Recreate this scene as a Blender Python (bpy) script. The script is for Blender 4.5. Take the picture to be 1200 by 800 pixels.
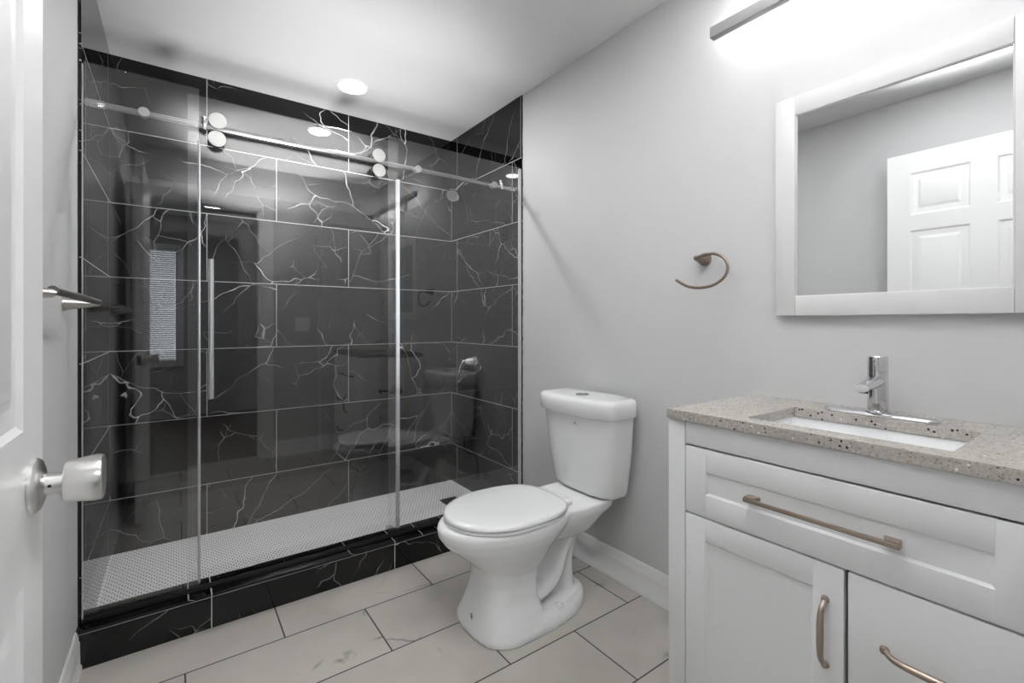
import bpy, bmesh, math, random
from mathutils import Vector, Matrix
PI = math.pi
random.seed(7)
SC = bpy.context.scene
COL = SC.collection
for o in list(bpy.data.objects):
    bpy.data.objects.remove(o)

# ------------------------------------------------------------------ camera
FPX = 546.85
cd = bpy.data.cameras.new('camera')
cam = bpy.data.objects.new('camera', cd); COL.objects.link(cam)
cam.location = (0, 0, 1.116)
cam.rotation_euler = (PI / 2, 0, -math.radians(35.7307))
cd.sensor_width = 36.0
cd.lens = 36.0 * FPX / 1200.0
cd.shift_y = -22.3 / 1200.0
cd.clip_start = 0.01
SC.camera = cam

# ------------------------------------------------------------------ light / exposure
SC.view_settings.view_transform = 'Standard'
SC.view_settings.look = 'None'
SC.view_settings.gamma = 1.0
SC.view_settings.use_curve_mapping = False
SC.view_settings.exposure = 0.38
world = bpy.data.worlds.new('world'); SC.world = world
world.use_nodes = True
world.node_tree.nodes['Background'].inputs[0].default_value = (0.9, 0.95, 1.0, 1)
world.node_tree.nodes['Background'].inputs[1].default_value = 0.6

L_DOWN = 30.0        # recessed downlight discs (radiance)
W_DOWN = 12.0        # their beam, watts
L_BAR = 14.0         # led strip on the back of the vanity bar
L_TOP_FILL = 22.0         # fill strip added on top of the vanity bar
W_FILL = 28.0       # added ceiling-bounce fill lamps, watts
W_HALL = 9.0         # added fill light under the hall ceiling
L_WINDOW = 2.6       # daylight behind the hall blinds


def area(name, loc, size, watts, rot=(0, 0, 0), shape='DISK', size_y=None, spread=PI, color=(1, 1, 1)):
    l = bpy.data.lights.new(name, 'AREA')
    l.shape = shape; l.size = size
    if size_y: l.size_y = size_y
    l.energy = watts; l.spread = spread; l.color = color
    o = bpy.data.objects.new(name, l); COL.objects.link(o)
    o.location = loc; o.rotation_euler = rot
    return o


# two added fill lamps without a fixture, aimed up to brighten the ceiling
area('fill_uplight', (.65, .50, .20), .28, W_FILL, (PI, 0, 0), spread=math.radians(38))
area('fill_uplight', (.66, .28, .25), .40, W_FILL * .25, (PI - math.radians(52), 0, 0), spread=math.radians(46))

# ------------------------------------------------------------------ helpers
WL = {}


def props(o, label=None, cat=None, group=None, kind=None):
    if label: o['label'] = label
    if cat: o['category'] = cat
    if group: o['group'] = group
    if kind: o['kind'] = kind
    return o


def thing(name, loc, label, cat, group=None, kind=None):
    o = bpy.data.objects.new(name, None); COL.objects.link(o)
    o.empty_display_size = 0.05
    o.location = loc
    WL[o] = Vector(loc)
    return props(o, label, cat, group, kind)


def obj(name, bm, mat, parent=None, label=None, cat=None, kind=None, smooth=True, ang=38):
    bmesh.ops.recalc_face_normals(bm, faces=bm.faces)
    if smooth:
        for f in bm.faces: f.smooth = True
        lim = math.radians(ang)
        for e in bm.edges:
            if len(e.link_faces) == 2 and e.calc_face_angle(0) > lim: e.smooth = False
    if parent is not None:
        base = WL[parent]
    else:
        xs = [v.co for v in bm.verts]
        base = Vector(((min(c.x for c in xs) + max(c.x for c in xs)) / 2, (min(c.y for c in xs) + max(c.y for c in xs)) / 2, min(c.z for c in xs)))
    for v in bm.verts: v.co -= base
    me = bpy.data.meshes.new(name)
    bm.to_mesh(me); bm.free()
    for m in (mat if isinstance(mat, (list, tuple)) else [mat]): me.materials.append(m)
    o = bpy.data.objects.new(name, me); COL.objects.link(o)
    WL[o] = Vector(base)
    if parent is not None: o.parent = parent
    else: o.location = base
    return props(o, label, cat, None, kind)


def new(): return bmesh.new()


def box(bm, x0, x1, y0, y1, z0, z1, bev=0.0, seg=2, mi=0):
    x0, x1 = min(x0, x1), max(x0, x1); y0, y1 = min(y0, y1), max(y0, y1); z0, z1 = min(z0, z1), max(z0, z1)
    t = bmesh.new()
    bmesh.ops.create_cube(t, size=1)
    for v in t.verts:
        v.co = Vector(((x0 + x1) / 2 + v.co.x * (x1 - x0), (y0 + y1) / 2 + v.co.y * (y1 - y0), (z0 + z1) / 2 + v.co.z * (z1 - z0)))
    if bev: bmesh.ops.bevel(t, geom=list(t.edges), offset=bev, segments=seg, affect='EDGES', profile=0.5)
    join(bm, t, mi)
    return bm


def join(bm, t, mi=0):
    bmesh.ops.recalc_face_normals(t, faces=t.faces)
    vm = {v: bm.verts.new(v.co) for v in t.verts}
    for f in t.faces:
        try:
            nf = bm.faces.new([vm[v] for v in f.verts]); nf.material_index = mi
        except ValueError: pass
    t.free()


def frame_of(d):
    d = d.normalized()
    a = Vector((0, 0, 1)) if abs(d.z) < 0.9 else Vector((1, 0, 0))
    u = d.cross(a).normalized(); w = d.cross(u).normalized()
    return u, w


def loft(bm, rings, cap0=True, cap1=True, mi=0, closed=True):
    vr = [[bm.verts.new(p) for p in r] for r in rings]
    n = len(vr[0])
    for a, b in zip(vr, vr[1:]):
        for i in range(n if closed else n - 1):
            j = (i + 1) % n
            try:
                f = bm.faces.new((a[i], a[j], b[j], b[i])); f.material_index = mi
            except ValueError: pass
    if cap0: bm.faces.new(list(reversed(vr[0]))).material_index = mi
    if cap1: bm.faces.new(vr[-1]).material_index = mi
    return bm


def tube(bm, pts, rad, n=16, sx=1.0, mi=0, cap=True):
    """round tube through pts; rad number or list; sx squashes along frame u."""
    pts = [Vector(p) for p in pts]
    rs = rad if isinstance(rad, (list, tuple)) else [rad] * len(pts)
    rings = []
    u = w = None
    for i, p in enumerate(pts):
        d = (pts[min(i + 1, len(pts) - 1)] - pts[max(i - 1, 0)]).normalized()
        if u is None: u, w = frame_of(d)
        else:
            u = (u - d * u.dot(d)).normalized(); w = d.cross(u).normalized()
        rings.append([p + (u * math.cos(2 * PI * k / n) * sx + w * math.sin(2 * PI * k / n)) * rs[i] for k in range(n)])
    return loft(bm, rings, cap, cap, mi)


def cyl(bm, a, b, r, r2=None, n=32, mi=0):
    return tube(bm, [a, b], [r, r if r2 is None else r2], n, 1.0, mi)


def lathe(bm, origin, axis, prof, n=40, mi=0):
    """prof: (distance along axis, radius)."""
    o = Vector(origin); ax = Vector(axis).normalized(); u, w = frame_of(ax)
    rings = [[o + ax * d + (u * math.cos(2 * PI * k / n) + w * math.sin(2 * PI * k / n)) * max(r, 1e-4) for k in range(n)] for d, r in prof]
    return loft(bm, rings, True, True, mi)


def spline(pts, sub=8):
    P = [Vector(p) for p in pts]
    P = [P[0] * 2 - P[1]] + P + [P[-1] * 2 - P[-2]]
    out = []
    for i in range(1, len(P) - 2):
        for k in range(sub):
            t = k / sub
            a, b, c, d = P[i - 1], P[i], P[i + 1], P[i + 2]
            out.append(0.5 * ((2 * b) + (c - a) * t + (2 * a - 5 * b + 4 * c - d) * t * t + (3 * b - a - 3 * c + d) * t ** 3))
    out.append(P[-2])
    return out


def prism(bm, prof, axis, a, b, mi=0):
    """profile polygon extruded along axis 'x','y' or 'z' from a to b; prof pairs are the two other coords in order."""
    def pt(p, t):
        if axis == 'x': return (t, p[0], p[1])
        if axis == 'y': return (p[0], t, p[1])
        return (p[0], p[1], t)
    return loft(bm, [[pt(p, a) for p in prof], [pt(p, b) for p in prof]], True, True, mi)


# ------------------------------------------------------------------ materials
def lin(c):
    c /= 255.0
    return c / 12.92 if c <= 0.04045 else ((c + 0.055) / 1.055) ** 2.4


def rgb(r, g=None, b=None):
    if g is None: g = b = r
    return (lin(r), lin(g), lin(b), 1)


class G:
    """tiny node-graph helper"""
    def __init__(s, name):
        s.m = bpy.data.materials.new(name); s.m.use_nodes = True
        s.nt = s.m.node_tree; s.N = s.nt.nodes; s.L = s.nt.links
        s.bsdf = s.N.get('Principled BSDF'); s.out = s.N.get('Material Output')

    def put(s, sock, v):
        if isinstance(v, bpy.types.NodeSocket): s.L.new(v, sock)
        else: sock.default_value = v

    def math(s, op, a, b=0.0, c=0.0, clamp=False):
        n = s.N.new('ShaderNodeMath'); n.operation = op; n.use_clamp = clamp
        s.put(n.inputs[0], a); s.put(n.inputs[1], b); s.put(n.inputs[2], c)
        return n.outputs[0]

    def pos(s):
        n = s.N.new('ShaderNodeNewGeometry'); x = s.N.new('ShaderNodeSeparateXYZ')
        s.L.new(n.outputs['Position'], x.inputs[0])
        return n.outputs['Position'], x.outputs[0], x.outputs[1], x.outputs[2]

    def vec(s, x, y, z=0.0):
        n = s.N.new('ShaderNodeCombineXYZ'); s.put(n.inputs[0], x); s.put(n.inputs[1], y); s.put(n.inputs[2], z)
        return n.outputs[0]

    def vm(s, op, a, b=None, scale=None):
        n = s.N.new('ShaderNodeVectorMath'); n.operation = op
        s.put(n.inputs[0], a)
        if b is not None: s.put(n.inputs[1], b)
        if scale is not None: s.put(n.inputs['Scale'], scale)
        return n.outputs[0]

    def noise(s, v, scale, detail=2.0, rough=0.5, out=0):
        n = s.N.new('ShaderNodeTexNoise'); s.put(n.inputs['Vector'], v)
        n.inputs['Scale'].default_value = scale; n.inputs['Detail'].default_value = detail; n.inputs['Roughness'].default_value = rough
        return n.outputs[out]

    def edge(s, v, scale, rnd=1.0):
        n = s.N.new('ShaderNodeTexVoronoi'); n.feature = 'DISTANCE_TO_EDGE'
        s.put(n.inputs['Vector'], v); n.inputs['Scale'].default_value = scale; n.inputs['Randomness'].default_value = rnd
        return n.outputs['Distance']

    def white(s, v):
        n = s.N.new('ShaderNodeTexWhiteNoise'); n.noise_dimensions = '3D'; s.put(n.inputs['Vector'], v)
        return n.outputs['Value'], n.outputs['Color']

    def ramp(s, v, a, b, ca=0.0, cb=1.0):
        n = s.N.new('ShaderNodeMapRange'); n.interpolation_type = 'SMOOTHSTEP'
        s.put(n.inputs['Value'], v); s.put(n.inputs['From Min'], a); s.put(n.inputs['From Max'], b)
        n.inputs['To Min'].default_value = ca; n.inputs['To Max'].default_value = cb
        return n.outputs[0]

    def mix(s, f, a, b):
        n = s.N.new('ShaderNodeMix'); n.data_type = 'RGBA'
        s.put(n.inputs[0], f); s.put(n.inputs[6], a); s.put(n.inputs[7], b)
        return n.outputs[2]

    def bump(s, h, strength=0.2, dist=0.002):
        n = s.N.new('ShaderNodeBump'); n.inputs['Strength'].default_value = strength; n.inputs['Distance'].default_value = dist
        s.put(n.inputs['Height'], h); s.L.new(n.outputs[0], s.bsdf.inputs['Normal'])

    def set(s, color=None, rough=None, metal=None, spec=None, ior=None, coat=None):
        b = s.bsdf
        if color is not None: s.put(b.inputs['Base Color'], color)
        if rough is not None: s.put(b.inputs['Roughness'], rough)
        if metal is not None: s.put(b.inputs['Metallic'], metal)
        if spec is not None: s.put(b.inputs['Specular IOR Level'], spec)
        if ior is not None: s.put(b.inputs['IOR'], ior)
        if coat is not None: s.put(b.inputs['Coat Weight'], coat)
        return s


def plain(name, color, rough=0.5, metal=0.0, spec=0.5, var=0.0, scale=40, bump=0.0, bscale=300):
    g = G(name); g.set(color, rough, metal, spec)
    if var or bump:
        p = g.pos()[0]
        if var:
            n = g.noise(p, scale, 3)
            dark = tuple(c * (1 - var) for c in color[:3]) + (1,)
            g.set(g.mix(n, dark, color))
        if bump: g.bump(g.noise(p, bscale, 2), bump, 0.001)
    return g.m


M_wall = plain('wall_paint', rgb(202, 202, 203), 0.55, 0, 0.4, 0.015, 3, 0.06, 220)
M_ceil = plain('ceiling_paint', rgb(226), 0.7, 0, 0.3, 0.01, 3, 0.05, 180)
M_door = plain('door_paint', rgb(244), 0.32, 0, 0.5, 0.01, 4, 0.10, 160)
M_trim = plain('trim_paint', rgb(236), 0.3, 0, 0.5, 0.01, 5)
M_cab = plain('cabinet_paint', rgb(240, 241, 242), 0.35, 0, 0.45, 0.01, 6)
M_mframe = plain('mirror_frame_paint', rgb(218), 0.4, 0, 0.4, 0.01, 6)
M_por = plain('porcelain', rgb(242, 243, 243), 0.07, 0, 0.5, 0.006, 5)
M_seat = plain('seat_plastic', rgb(240, 241, 241), 0.16, 0, 0.5, 0.006, 5)
M_basin = plain('basin_ceramic', rgb(250, 251, 252), 0.1, 0, 0.5, 0.005, 5)
M_chrome = plain('chrome', rgb(225, 226, 228), 0.06, 1, 0.5, 0.01, 30)
M_steel = plain('polished_steel', rgb(178, 178, 179), 0.14, 1, 0.5, 0.02, 60)
M_brush = plain('brushed_nickel', rgb(190, 186, 181), 0.3, 1, 0.5, 0.06, 120)
M_knob = plain('satin_knob', rgb(226, 225, 223), 0.28, 1, 0.5, 0.03, 120)
M_cham = plain('champagne_bronze', rgb(160, 147, 135), 0.38, 0.85, 0.5, 0.06, 120)
M_ring = plain('aged_bronze', rgb(134, 122, 110), 0.34, 0.9, 0.5, 0.08, 120)
M_cap = plain('satin_disc', rgb(172, 171, 169), 0.35, 0.9, 0.5, 0.03, 90)
M_dark = plain('dark_rubber', rgb(22), 0.5, 0, 0.4, 0.1, 60)
M_gap = plain('gap_shadow', rgb(110), 0.8, 0, 0.2, 0.05, 50)
M_seal = plain('vinyl_seal', rgb(188, 190, 194), 0.3, 0, 0.5, 0.04, 50)
M_grey = plain('mark_grey', rgb(120, 124, 130), 0.4, 0, 0.4, 0.05, 50)
M_plate = plain('switch_plastic', rgb(238), 0.3, 0, 0.5, 0.01, 30)
M_barhouse = plain('bar_housing', rgb(150), 0.35, 0.3, 0.5, 0.02, 50)
M_hallwall = plain('hall_paint', rgb(190), 0.6, 0, 0.3, 0.03, 3)
M_drain = plain('drain_steel', rgb(120), 0.3, 1, 0.5, 0.1, 90)

# mirror
g = G('mirror_silver'); p = g.pos()[0]
g.set(g.mix(g.noise(p, 2), (0.86, 0.87, 0.87, 1), (0.88, 0.89, 0.89, 1)), 0.005, 1.0); M_mirror = g.m


def emit(name, color, strength):
    g = G(name)
    e = g.N.new('ShaderNodeEmission'); e.inputs[0].default_value = color; e.inputs[1].default_value = strength
    g.L.new(e.outputs[0], g.out.inputs[0]); return g.m


M_led = emit('led_lens', (1, 0.99, 0.97, 1), L_DOWN)
M_strip = emit('led_strip', (1, 0.99, 0.97, 1), L_BAR)
M_fill_top = emit('fill_strip_top', (1, 0.99, 0.97, 1), L_TOP_FILL)
M_day = emit('daylight_pane', (0.86, 0.94, 1.0, 1), L_WINDOW)
M_hallfill = emit('hall_fill_glow', (1, 0.98, 0.95, 1), 2.0)


def clear_glass(name, tint=0.97, tcol=(1, 1, 1), n_=1.5):
    """thin pane: fresnel mix of clear pass-through and mirror, the same from both faces"""
    g = G(name); g.N.remove(g.bsdf)
    geo = g.N.new('ShaderNodeNewGeometry')
    ior = g.math('ADD', n_, g.math('MULTIPLY', geo.outputs['Backfacing'], 1 / n_ - n_))
    fr = g.N.new('ShaderNodeFresnel'); g.put(fr.inputs['IOR'], ior)
    tr = g.N.new('ShaderNodeBsdfTransparent'); tr.inputs[0].default_value = (tint * tcol[0], tint * tcol[1], tint * tcol[2], 1)
    gl = g.N.new('ShaderNodeBsdfGlossy'); gl.inputs['Roughness'].default_value = 0.0
    gl.inputs['Color'].default_value = (1, 1, 1, 1)
    mx = g.N.new('ShaderNodeMixShader')
    g.L.new(fr.outputs[0], mx.inputs[0]); g.L.new(tr.outputs[0], mx.inputs[1]); g.L.new(gl.outputs[0], mx.inputs[2])
    g.L.new(mx.outputs[0], g.out.inputs[0])
    return g.m


M_glass = clear_glass('shower_glass', 0.985, n_=1.7)
M_guide = clear_glass('clear_plastic', 0.9)

VEIN = rgb(186)
BLACK = rgb(9, 9, 10)


def marble(name, axis, u0, W, off, v0, H, grout_w=0.0034, seed=0.0, rows=True, capz=None):
    g = G(name)
    p, x, y, z = g.pos()
    u = x if axis == 'x' else y
    v = z
    if axis == 'top': u, v = x, y
    if rows: row = g.math('FLOOR', g.math('DIVIDE', g.math('SUBTRACT', v, v0), H))
    else: row = 0.0
    par = g.math('ABSOLUTE', g.math('MODULO', row, 2.0))
    uo = g.math('SUBTRACT', g.math('SUBTRACT', u, u0), g.math('MULTIPLY', par, off))
    col = g.math('FLOOR', g.math('DIVIDE', uo, W))
    fu = g.math('SUBTRACT', uo, g.math('MULTIPLY', col, W))
    d = g.math('MINIMUM', fu, g.math('SUBTRACT', W, fu))
    if rows:
        fv = g.math('SUBTRACT', g.math('SUBTRACT', v, v0), g.math('MULTIPLY', row, H))
        d = g.math('MINIMUM', d, g.math('MINIMUM', fv, g.math('SUBTRACT', H, fv)))
    if capz is not None:
        d = g.math('MINIMUM', d, g.math('ABSOLUTE', g.math('SUBTRACT', z, capz)))
    gm = g.ramp(d, grout_w * 0.42, grout_w * 0.58, 1.0, 0.0)
    wv, wc = g.white(g.vec(col, row, seed))
    P = g.vm('ADD', g.vec(u, v, seed), g.vm('SCALE', wc, scale=17.0))
    wob = g.vm('SUBTRACT', g.noise(P, 3.2, 3, 0.6, 1), (0.5, 0.5, 0.5))
    Pw = g.vm('ADD', P, g.vm('SCALE', wob, scale=0.16))
    wob2 = g.vm('SUBTRACT', g.noise(P, 20, 2, 0.6, 1), (0.5, 0.5, 0.5))
    Pw = g.vm('ADD', Pw, g.vm('SCALE', wob2, scale=0.016))
    xs = g.N.new('ShaderNodeSeparateXYZ'); g.L.new(Pw, xs.inputs[0])
    flip = g.math('SUBTRACT', g.math('MULTIPLY', g.math('GREATER_THAN', wv, 0.4), 2.0), 1.0)
    px, py = xs.outputs[0], g.math('MULTIPLY', xs.outputs[1], flip)
    ra = g.math('ADD', g.math('MULTIPLY', px, 0.80), g.math('MULTIPLY', py, 0.60))
    rb = g.math('SUBTRACT', g.math('MULTIPLY', py, 0.80), g.math('MULTIPLY', px, 0.60))
    Ps = g.vec(g.math('MULTIPLY', ra, 0.75), g.math('MULTIPLY', rb, 1.7), xs.outputs[2])
    # long primary veins, broken and of changing width
    n1 = g.noise(P, 2.4, 2)
    e1 = g.edge(Ps, 2.5)
    w1 = g.math('ADD', g.math('MULTIPLY', g.math('POWER', g.noise(P, 9.0, 2), 3.0), 0.019), 0.0011)
    v1 = g.math('MULTIPLY', g.ramp(g.math('DIVIDE', e1, w1), 0.3, 1.0, 1.0, 0.0), g.ramp(n1, 0.45, 0.55))
    # fine secondary hairlines
    Pr = g.vec(g.math('MULTIPLY', rb, 1.0), g.math('MULTIPLY', ra, 1.7), 3.1)
    e2 = g.edge(Pr, 3.6)
    n2 = g.noise(g.vm('ADD', P, (5.0, 2.0, 1.0)), 3.6, 2)
    v2 = g.math('MULTIPLY', g.ramp(e2, 0.0020, 0.0065, 0.42, 0.0), g.ramp(n2, 0.50, 0.58))
    # soft smoky flecks
    n3 = g.noise(Pw, 16, 4, 0.65)
    v3 = g.math('MULTIPLY', g.ramp(n3, 0.66, 0.82, 0.0, 0.12), g.ramp(n2, 0.45, 0.6))
    vv = g.math('MAXIMUM', g.math('MAXIMUM', v1, v2), v3, 0, True)
    c = g.mix(vv, BLACK, VEIN)
    c = g.mix(gm, c, rgb(165))
    g.set(c, g.math('ADD', 0.02, g.math('MULTIPLY', gm, 0.5)), 0.0, 0.42)
    g.bump(g.math('MULTIPLY', gm, -1.0), 0.3, 0.0008)
    return g.m


ROW0, ROWH, TW = 1.330, 0.35055, 0.7226
M_mb_back = marble('black_marble_back', 'x', 0.129, TW, 0.3259, ROW0, ROWH, seed=1.0)
M_mb_right = marble('black_marble_east', 'y', 2.8015, TW, 0.0803, ROW0, ROWH, seed=4.0)
M_mb_left = marble('black_marble_west', 'y', 2.8015, TW, 0.0803, ROW0, ROWH, seed=7.0)
M_mb_curb = marble('black_marble_curb', 'x', 0.105, 0.6985, 0.0, 0, 1, seed=9.0, rows=False, capz=0.1135)
M_mb_top = marble('black_marble_curb_top', 'x', 0.105, 0.6985, 0.0, 0, 1, seed=12.0, rows=False)


def floor_tile(name):
    g = G(name); p, x, y, z = g.pos()
    H, W = 0.2857, 0.5735
    row = g.math('FLOOR', g.math('DIVIDE', g.math('SUBTRACT', y, 0.954), H))
    par = g.math('ABSOLUTE', g.math('MODULO', row, 2.0))
    uo = g.math('SUBTRACT', g.math('SUBTRACT', x, 0.0228), g.math('MULTIPLY', g.math('SUBTRACT', 1.0, par), 0.0))
    uo = g.math('SUBTRACT', uo, g.math('MULTIPLY', par, 0.290))
    col = g.math('FLOOR', g.math('DIVIDE', uo, W))
    fu = g.math('SUBTRACT', uo, g.math('MULTIPLY', col, W))
    fv = g.math('SUBTRACT', g.math('SUBTRACT', y, 0.954), g.math('MULTIPLY', row, H))
    d = g.math('MINIMUM', g.math('MINIMUM', fu, g.math('SUBTRACT', W, fu)), g.math('MINIMUM', fv, g.math('SUBTRACT', H, fv)))
    gm = g.ramp(d, 0.0021, 0.0029, 1.0, 0.0)
    wv, wc = g.white(g.vec(col, row, 3.0))
    P = g.vm('ADD', g.vec(x, y, 0), g.vm('SCALE', wc, scale=11.0))
    wob = g.vm('SUBTRACT', g.noise(P, 5, 3, 0.6, 1), (0.5, 0.5, 0.5))
    Pw = g.vm('ADD', P, g.vm('SCALE', wob, scale=0.16))
    e = g.edge(g.vm('MULTIPLY', Pw, (1.0, 1.6, 1.0)), 2.1)
    n = g.noise(P, 4.5, 2)
    v1 = g.math('MULTIPLY', g.ramp(e, 0.002, 0.016, 0.75, 0.0), g.ramp(n, 0.57, 0.68))
    n3 = g.noise(g.vm('MULTIPLY', Pw, (1.0, 3.0, 1.0)), 13, 4, 0.6)
    v2 = g.ramp(n3, 0.68, 0.80, 0.0, 0.35)
    cloud = g.noise(Pw, 2.5, 3)
    base = g.mix(g.ramp(cloud, 0.3, 0.7), rgb(167, 163, 157), rgb(181, 177, 171))
    c = g.mix(g.math('MAXIMUM', v1, v2), base, rgb(96, 90, 85))
    c = g.mix(gm, c, rgb(62, 56, 52))
    g.set(c, g.math('ADD', 0.28, g.math('MULTIPLY', gm, 0.4)), 0.0, 0.4)
    g.bump(g.math('MULTIPLY', gm, -1.0), 0.35, 0.001)
    return g.m


M_floor = floor_tile('floor_tile')


def mosaic(name, p=0.0192):
    g = G(name); _, x, y, z = g.pos()
    s3 = math.sqrt(3)

    def dist(ox, oy):
        a = g.math('SUBTRACT', g.math('MODULO', g.math('ADD', g.math('ADD', x, ox), 50 * p), p), p / 2)
        b = g.math('SUBTRACT', g.math('MODULO', g.math('ADD', g.math('ADD', y, oy), 50 * p * s3), p * s3), p * s3 / 2)
        return g.math('SQRT', g.math('ADD', g.math('MULTIPLY', a, a), g.math('MULTIPLY', b, b)))
    d = g.math('MINIMUM', dist(0, 0), dist(p / 2, p * s3 / 2))
    m = g.ramp(d, p * 0.445, p * 0.49)
    c = g.mix(m, rgb(238), rgb(40))
    g.set(c, g.math('ADD', 0.2, g.math('MULTIPLY', m, 0.6)), 0, 0.4)
    g.bump(g.math('MULTIPLY', m, -1.0), 0.5, 0.001)
    return g.m


M_mosaic = mosaic('penny_mosaic')


def quartz(name):
    g = G(name); p = g.pos()[0]
    n1 = g.noise(p, 150, 3, 0.65)
    base = g.mix(g.ramp(n1, 0.3, 0.7), rgb(156, 151, 146), rgb(180, 175, 169))
    n2 = g.noise(p, 330, 2)
    base = g.mix(g.ramp(n2, 0.62, 0.74, 0, 0.55), base, rgb(150, 138, 128))
    p = g.vm('ADD', p, (.0073, .0037, .0042))
    vo = g.N.new('ShaderNodeTexVoronoi'); g.L.new(p, vo.inputs['Vector']); vo.inputs['Scale'].default_value = 84
    x = g.N.new('ShaderNodeSeparateColor'); g.L.new(vo.outputs['Color'], x.inputs[0])
    dot = g.math('MULTIPLY', g.ramp(vo.outputs['Distance'], 0.20, 0.27, 1, 0), g.math('GREATER_THAN', x.outputs[0], 0.80))
    vs = g.N.new('ShaderNodeTexVoronoi'); g.L.new(p, vs.inputs['Vector']); vs.inputs['Scale'].default_value = 190
    xs = g.N.new('ShaderNodeSeparateColor'); g.L.new(vs.outputs['Color'], xs.inputs[0])
    speck = g.math('MULTIPLY', g.ramp(vs.outputs['Distance'], 0.25, 0.42, 0.75, 0), g.math('GREATER_THAN', xs.outputs[0], 0.78))
    base = g.mix(speck, base, rgb(112, 103, 96))
    c = g.mix(dot, base, rgb(40, 37, 35))
    dot2 = g.math('MULTIPLY', g.ramp(vo.outputs['Distance'], 0.14, 0.26, 1, 0), g.math('LESS_THAN', x.outputs[0], 0.05))
    c = g.mix(dot2, c, rgb(226, 221, 214))
    g.set(c, 0.22, 0, 0.45)
    return g.m


M_quartz = quartz('speckled_quartz')


def hallfloor():
    g = G('hall_floor'); p, x, y, z = g.pos()
    n = g.noise(g.vm('MULTIPLY', p, (2.0, 18.0, 1.0)), 3, 4, 0.6)
    g.set(g.mix(n, rgb(84, 78, 72), rgb(112, 105, 98)), 0.45)
    return g.m


M_hallfloor = hallfloor()

# ------------------------------------------------------------------ setting
CEIL = 2.378
XL, XR = -0.262, 1.560          # painted walls
TL, TR = -0.253, 1.555          # tile faces in the shower
YB = 2.8875                     # tiled shower back
YT = 2.070                      # where the side tiling begins
YR0, YR1 = -0.15, -0.03         # door wall
DX0, DX1 = -0.205, 0.567        # doorway
DTOP = 2.05
HY = -2.6                       # hall far wall


def struct(name, bm, mat, parent=None, **k):
    o = obj(name, bm, mat, parent, **k)
    if parent is None: o['kind'] = 'structure'
    return o


struct('floor', box(new(), XL, XR, YR0, 2.16, -0.06, 0.0), M_floor)
struct('floor_shower', box(new(), TL - 0.004, TR + 0.003, 2.16, YB + 0.01, -0.06, 0.02), M_mosaic)
struct('floor_hall', box(new(), -1.6, 1.9, HY, YR0, -0.06, -0.002), M_hallfloor)
struct('ceiling', box(new(), XL - 0.1, XR + 0.1, YR0, YB + 0.1, CEIL, CEIL + 0.08), M_ceil)
struct('ceiling_hall', box(new(), -1.6, 1.9, HY - 0.1, YR0, CEIL + 0.001, CEIL + 0.08), M_ceil)
struct('wall_left', box(new(), XL - 0.1, XL, YR1, YB + 0.1, 0, CEIL), M_wall)
struct('wall_right', box(new(), XR, XR + 0.1, YR1, YB + 0.1, 0, CEIL), M_wall)
struct('wall_back', box(new(), XL, XR, YB, YB + 0.1, 0, CEIL), M_mb_back)
# tile cladding on the two shower sides
struct('wall_shower_left', box(new(), XL - 0.001, TL, YT, YB, 0.0, CEIL - 0.0005), M_mb_left)
struct('wall_shower_right', box(new(), TR, XR + 0.001, YT, YB, 0.0, CEIL - 0.0005), M_mb_right)
b = new()
box(b, XL - 0.1, DX0, YR0, YR1, 0, CEIL); box(b, DX1, XR + 0.1, YR0, YR1, 0, CEIL); box(b, DX0, DX1, YR0, YR1, DTOP, CEIL)
struct('wall_rear', b, M_wall)
b = new()
box(b, -1.7, -1.6, HY - 0.1, YR0, 0, CEIL); struct('wall_hall_west', b, M_hallwall)
b = new(); box(b, 1.9, 2.0, HY - 0.1, YR0, 0, CEIL); struct('wall_hall_east', b, M_hallwall)
WX0, WX1, WZ0, WZ1 = -0.80, 0.012, 0.66, 1.97
b = new()
box(b, -1.7, WX0, HY - 0.1, HY, 0, CEIL); box(b, WX1, 2.0, HY - 0.1, HY, 0, CEIL)
box(b, WX0, WX1, HY - 0.1, HY, 0, WZ0); box(b, WX0, WX1, HY - 0.1, HY, WZ1, CEIL)
struct('wall_hall_far', b, M_hallwall)

# hall window: frame, pane, blinds
b = new()
for a in ((WX0 - .06, WX0 + .02), (WX1 - .02, WX1 + .06)): box(b, a[0], a[1], HY - 0.02, HY + 0.018, WZ0 - .06, WZ1 + .06, 0.003)
box(b, WX0 + .02, WX1 - .02, HY - 0.02, HY + 0.018, WZ1 - .02, WZ1 + .06, 0.003)
box(b, WX0 + .02, WX1 - .02, HY - 0.02, HY + 0.03, WZ0 - .06, WZ0 + .02, 0.003)
win = struct('window_1', b, M_trim)
obj('window_pane', box(new(), WX0, WX1, HY - 0.075, HY - 0.07, WZ0, WZ1), M_day, win)
b = new()
for k in range(52):
    z = WZ0 + 0.03 + k * 0.0247
    t = bmesh.new(); bmesh.ops.create_cube(t, size=1)
    R = Matrix.Rotation(math.radians(38), 3, 'X')
    for v in t.verts: v.co = R @ Vector((v.co.x * (WX1 - WX0 - 0.05), v.co.y * 0.024, v.co.z * 0.0012)) + Vector(((WX0 + WX1) / 2, HY - 0.03, z))
    join(b, t)
obj('window_blind', b, M_plate, win, smooth=False)

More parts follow.
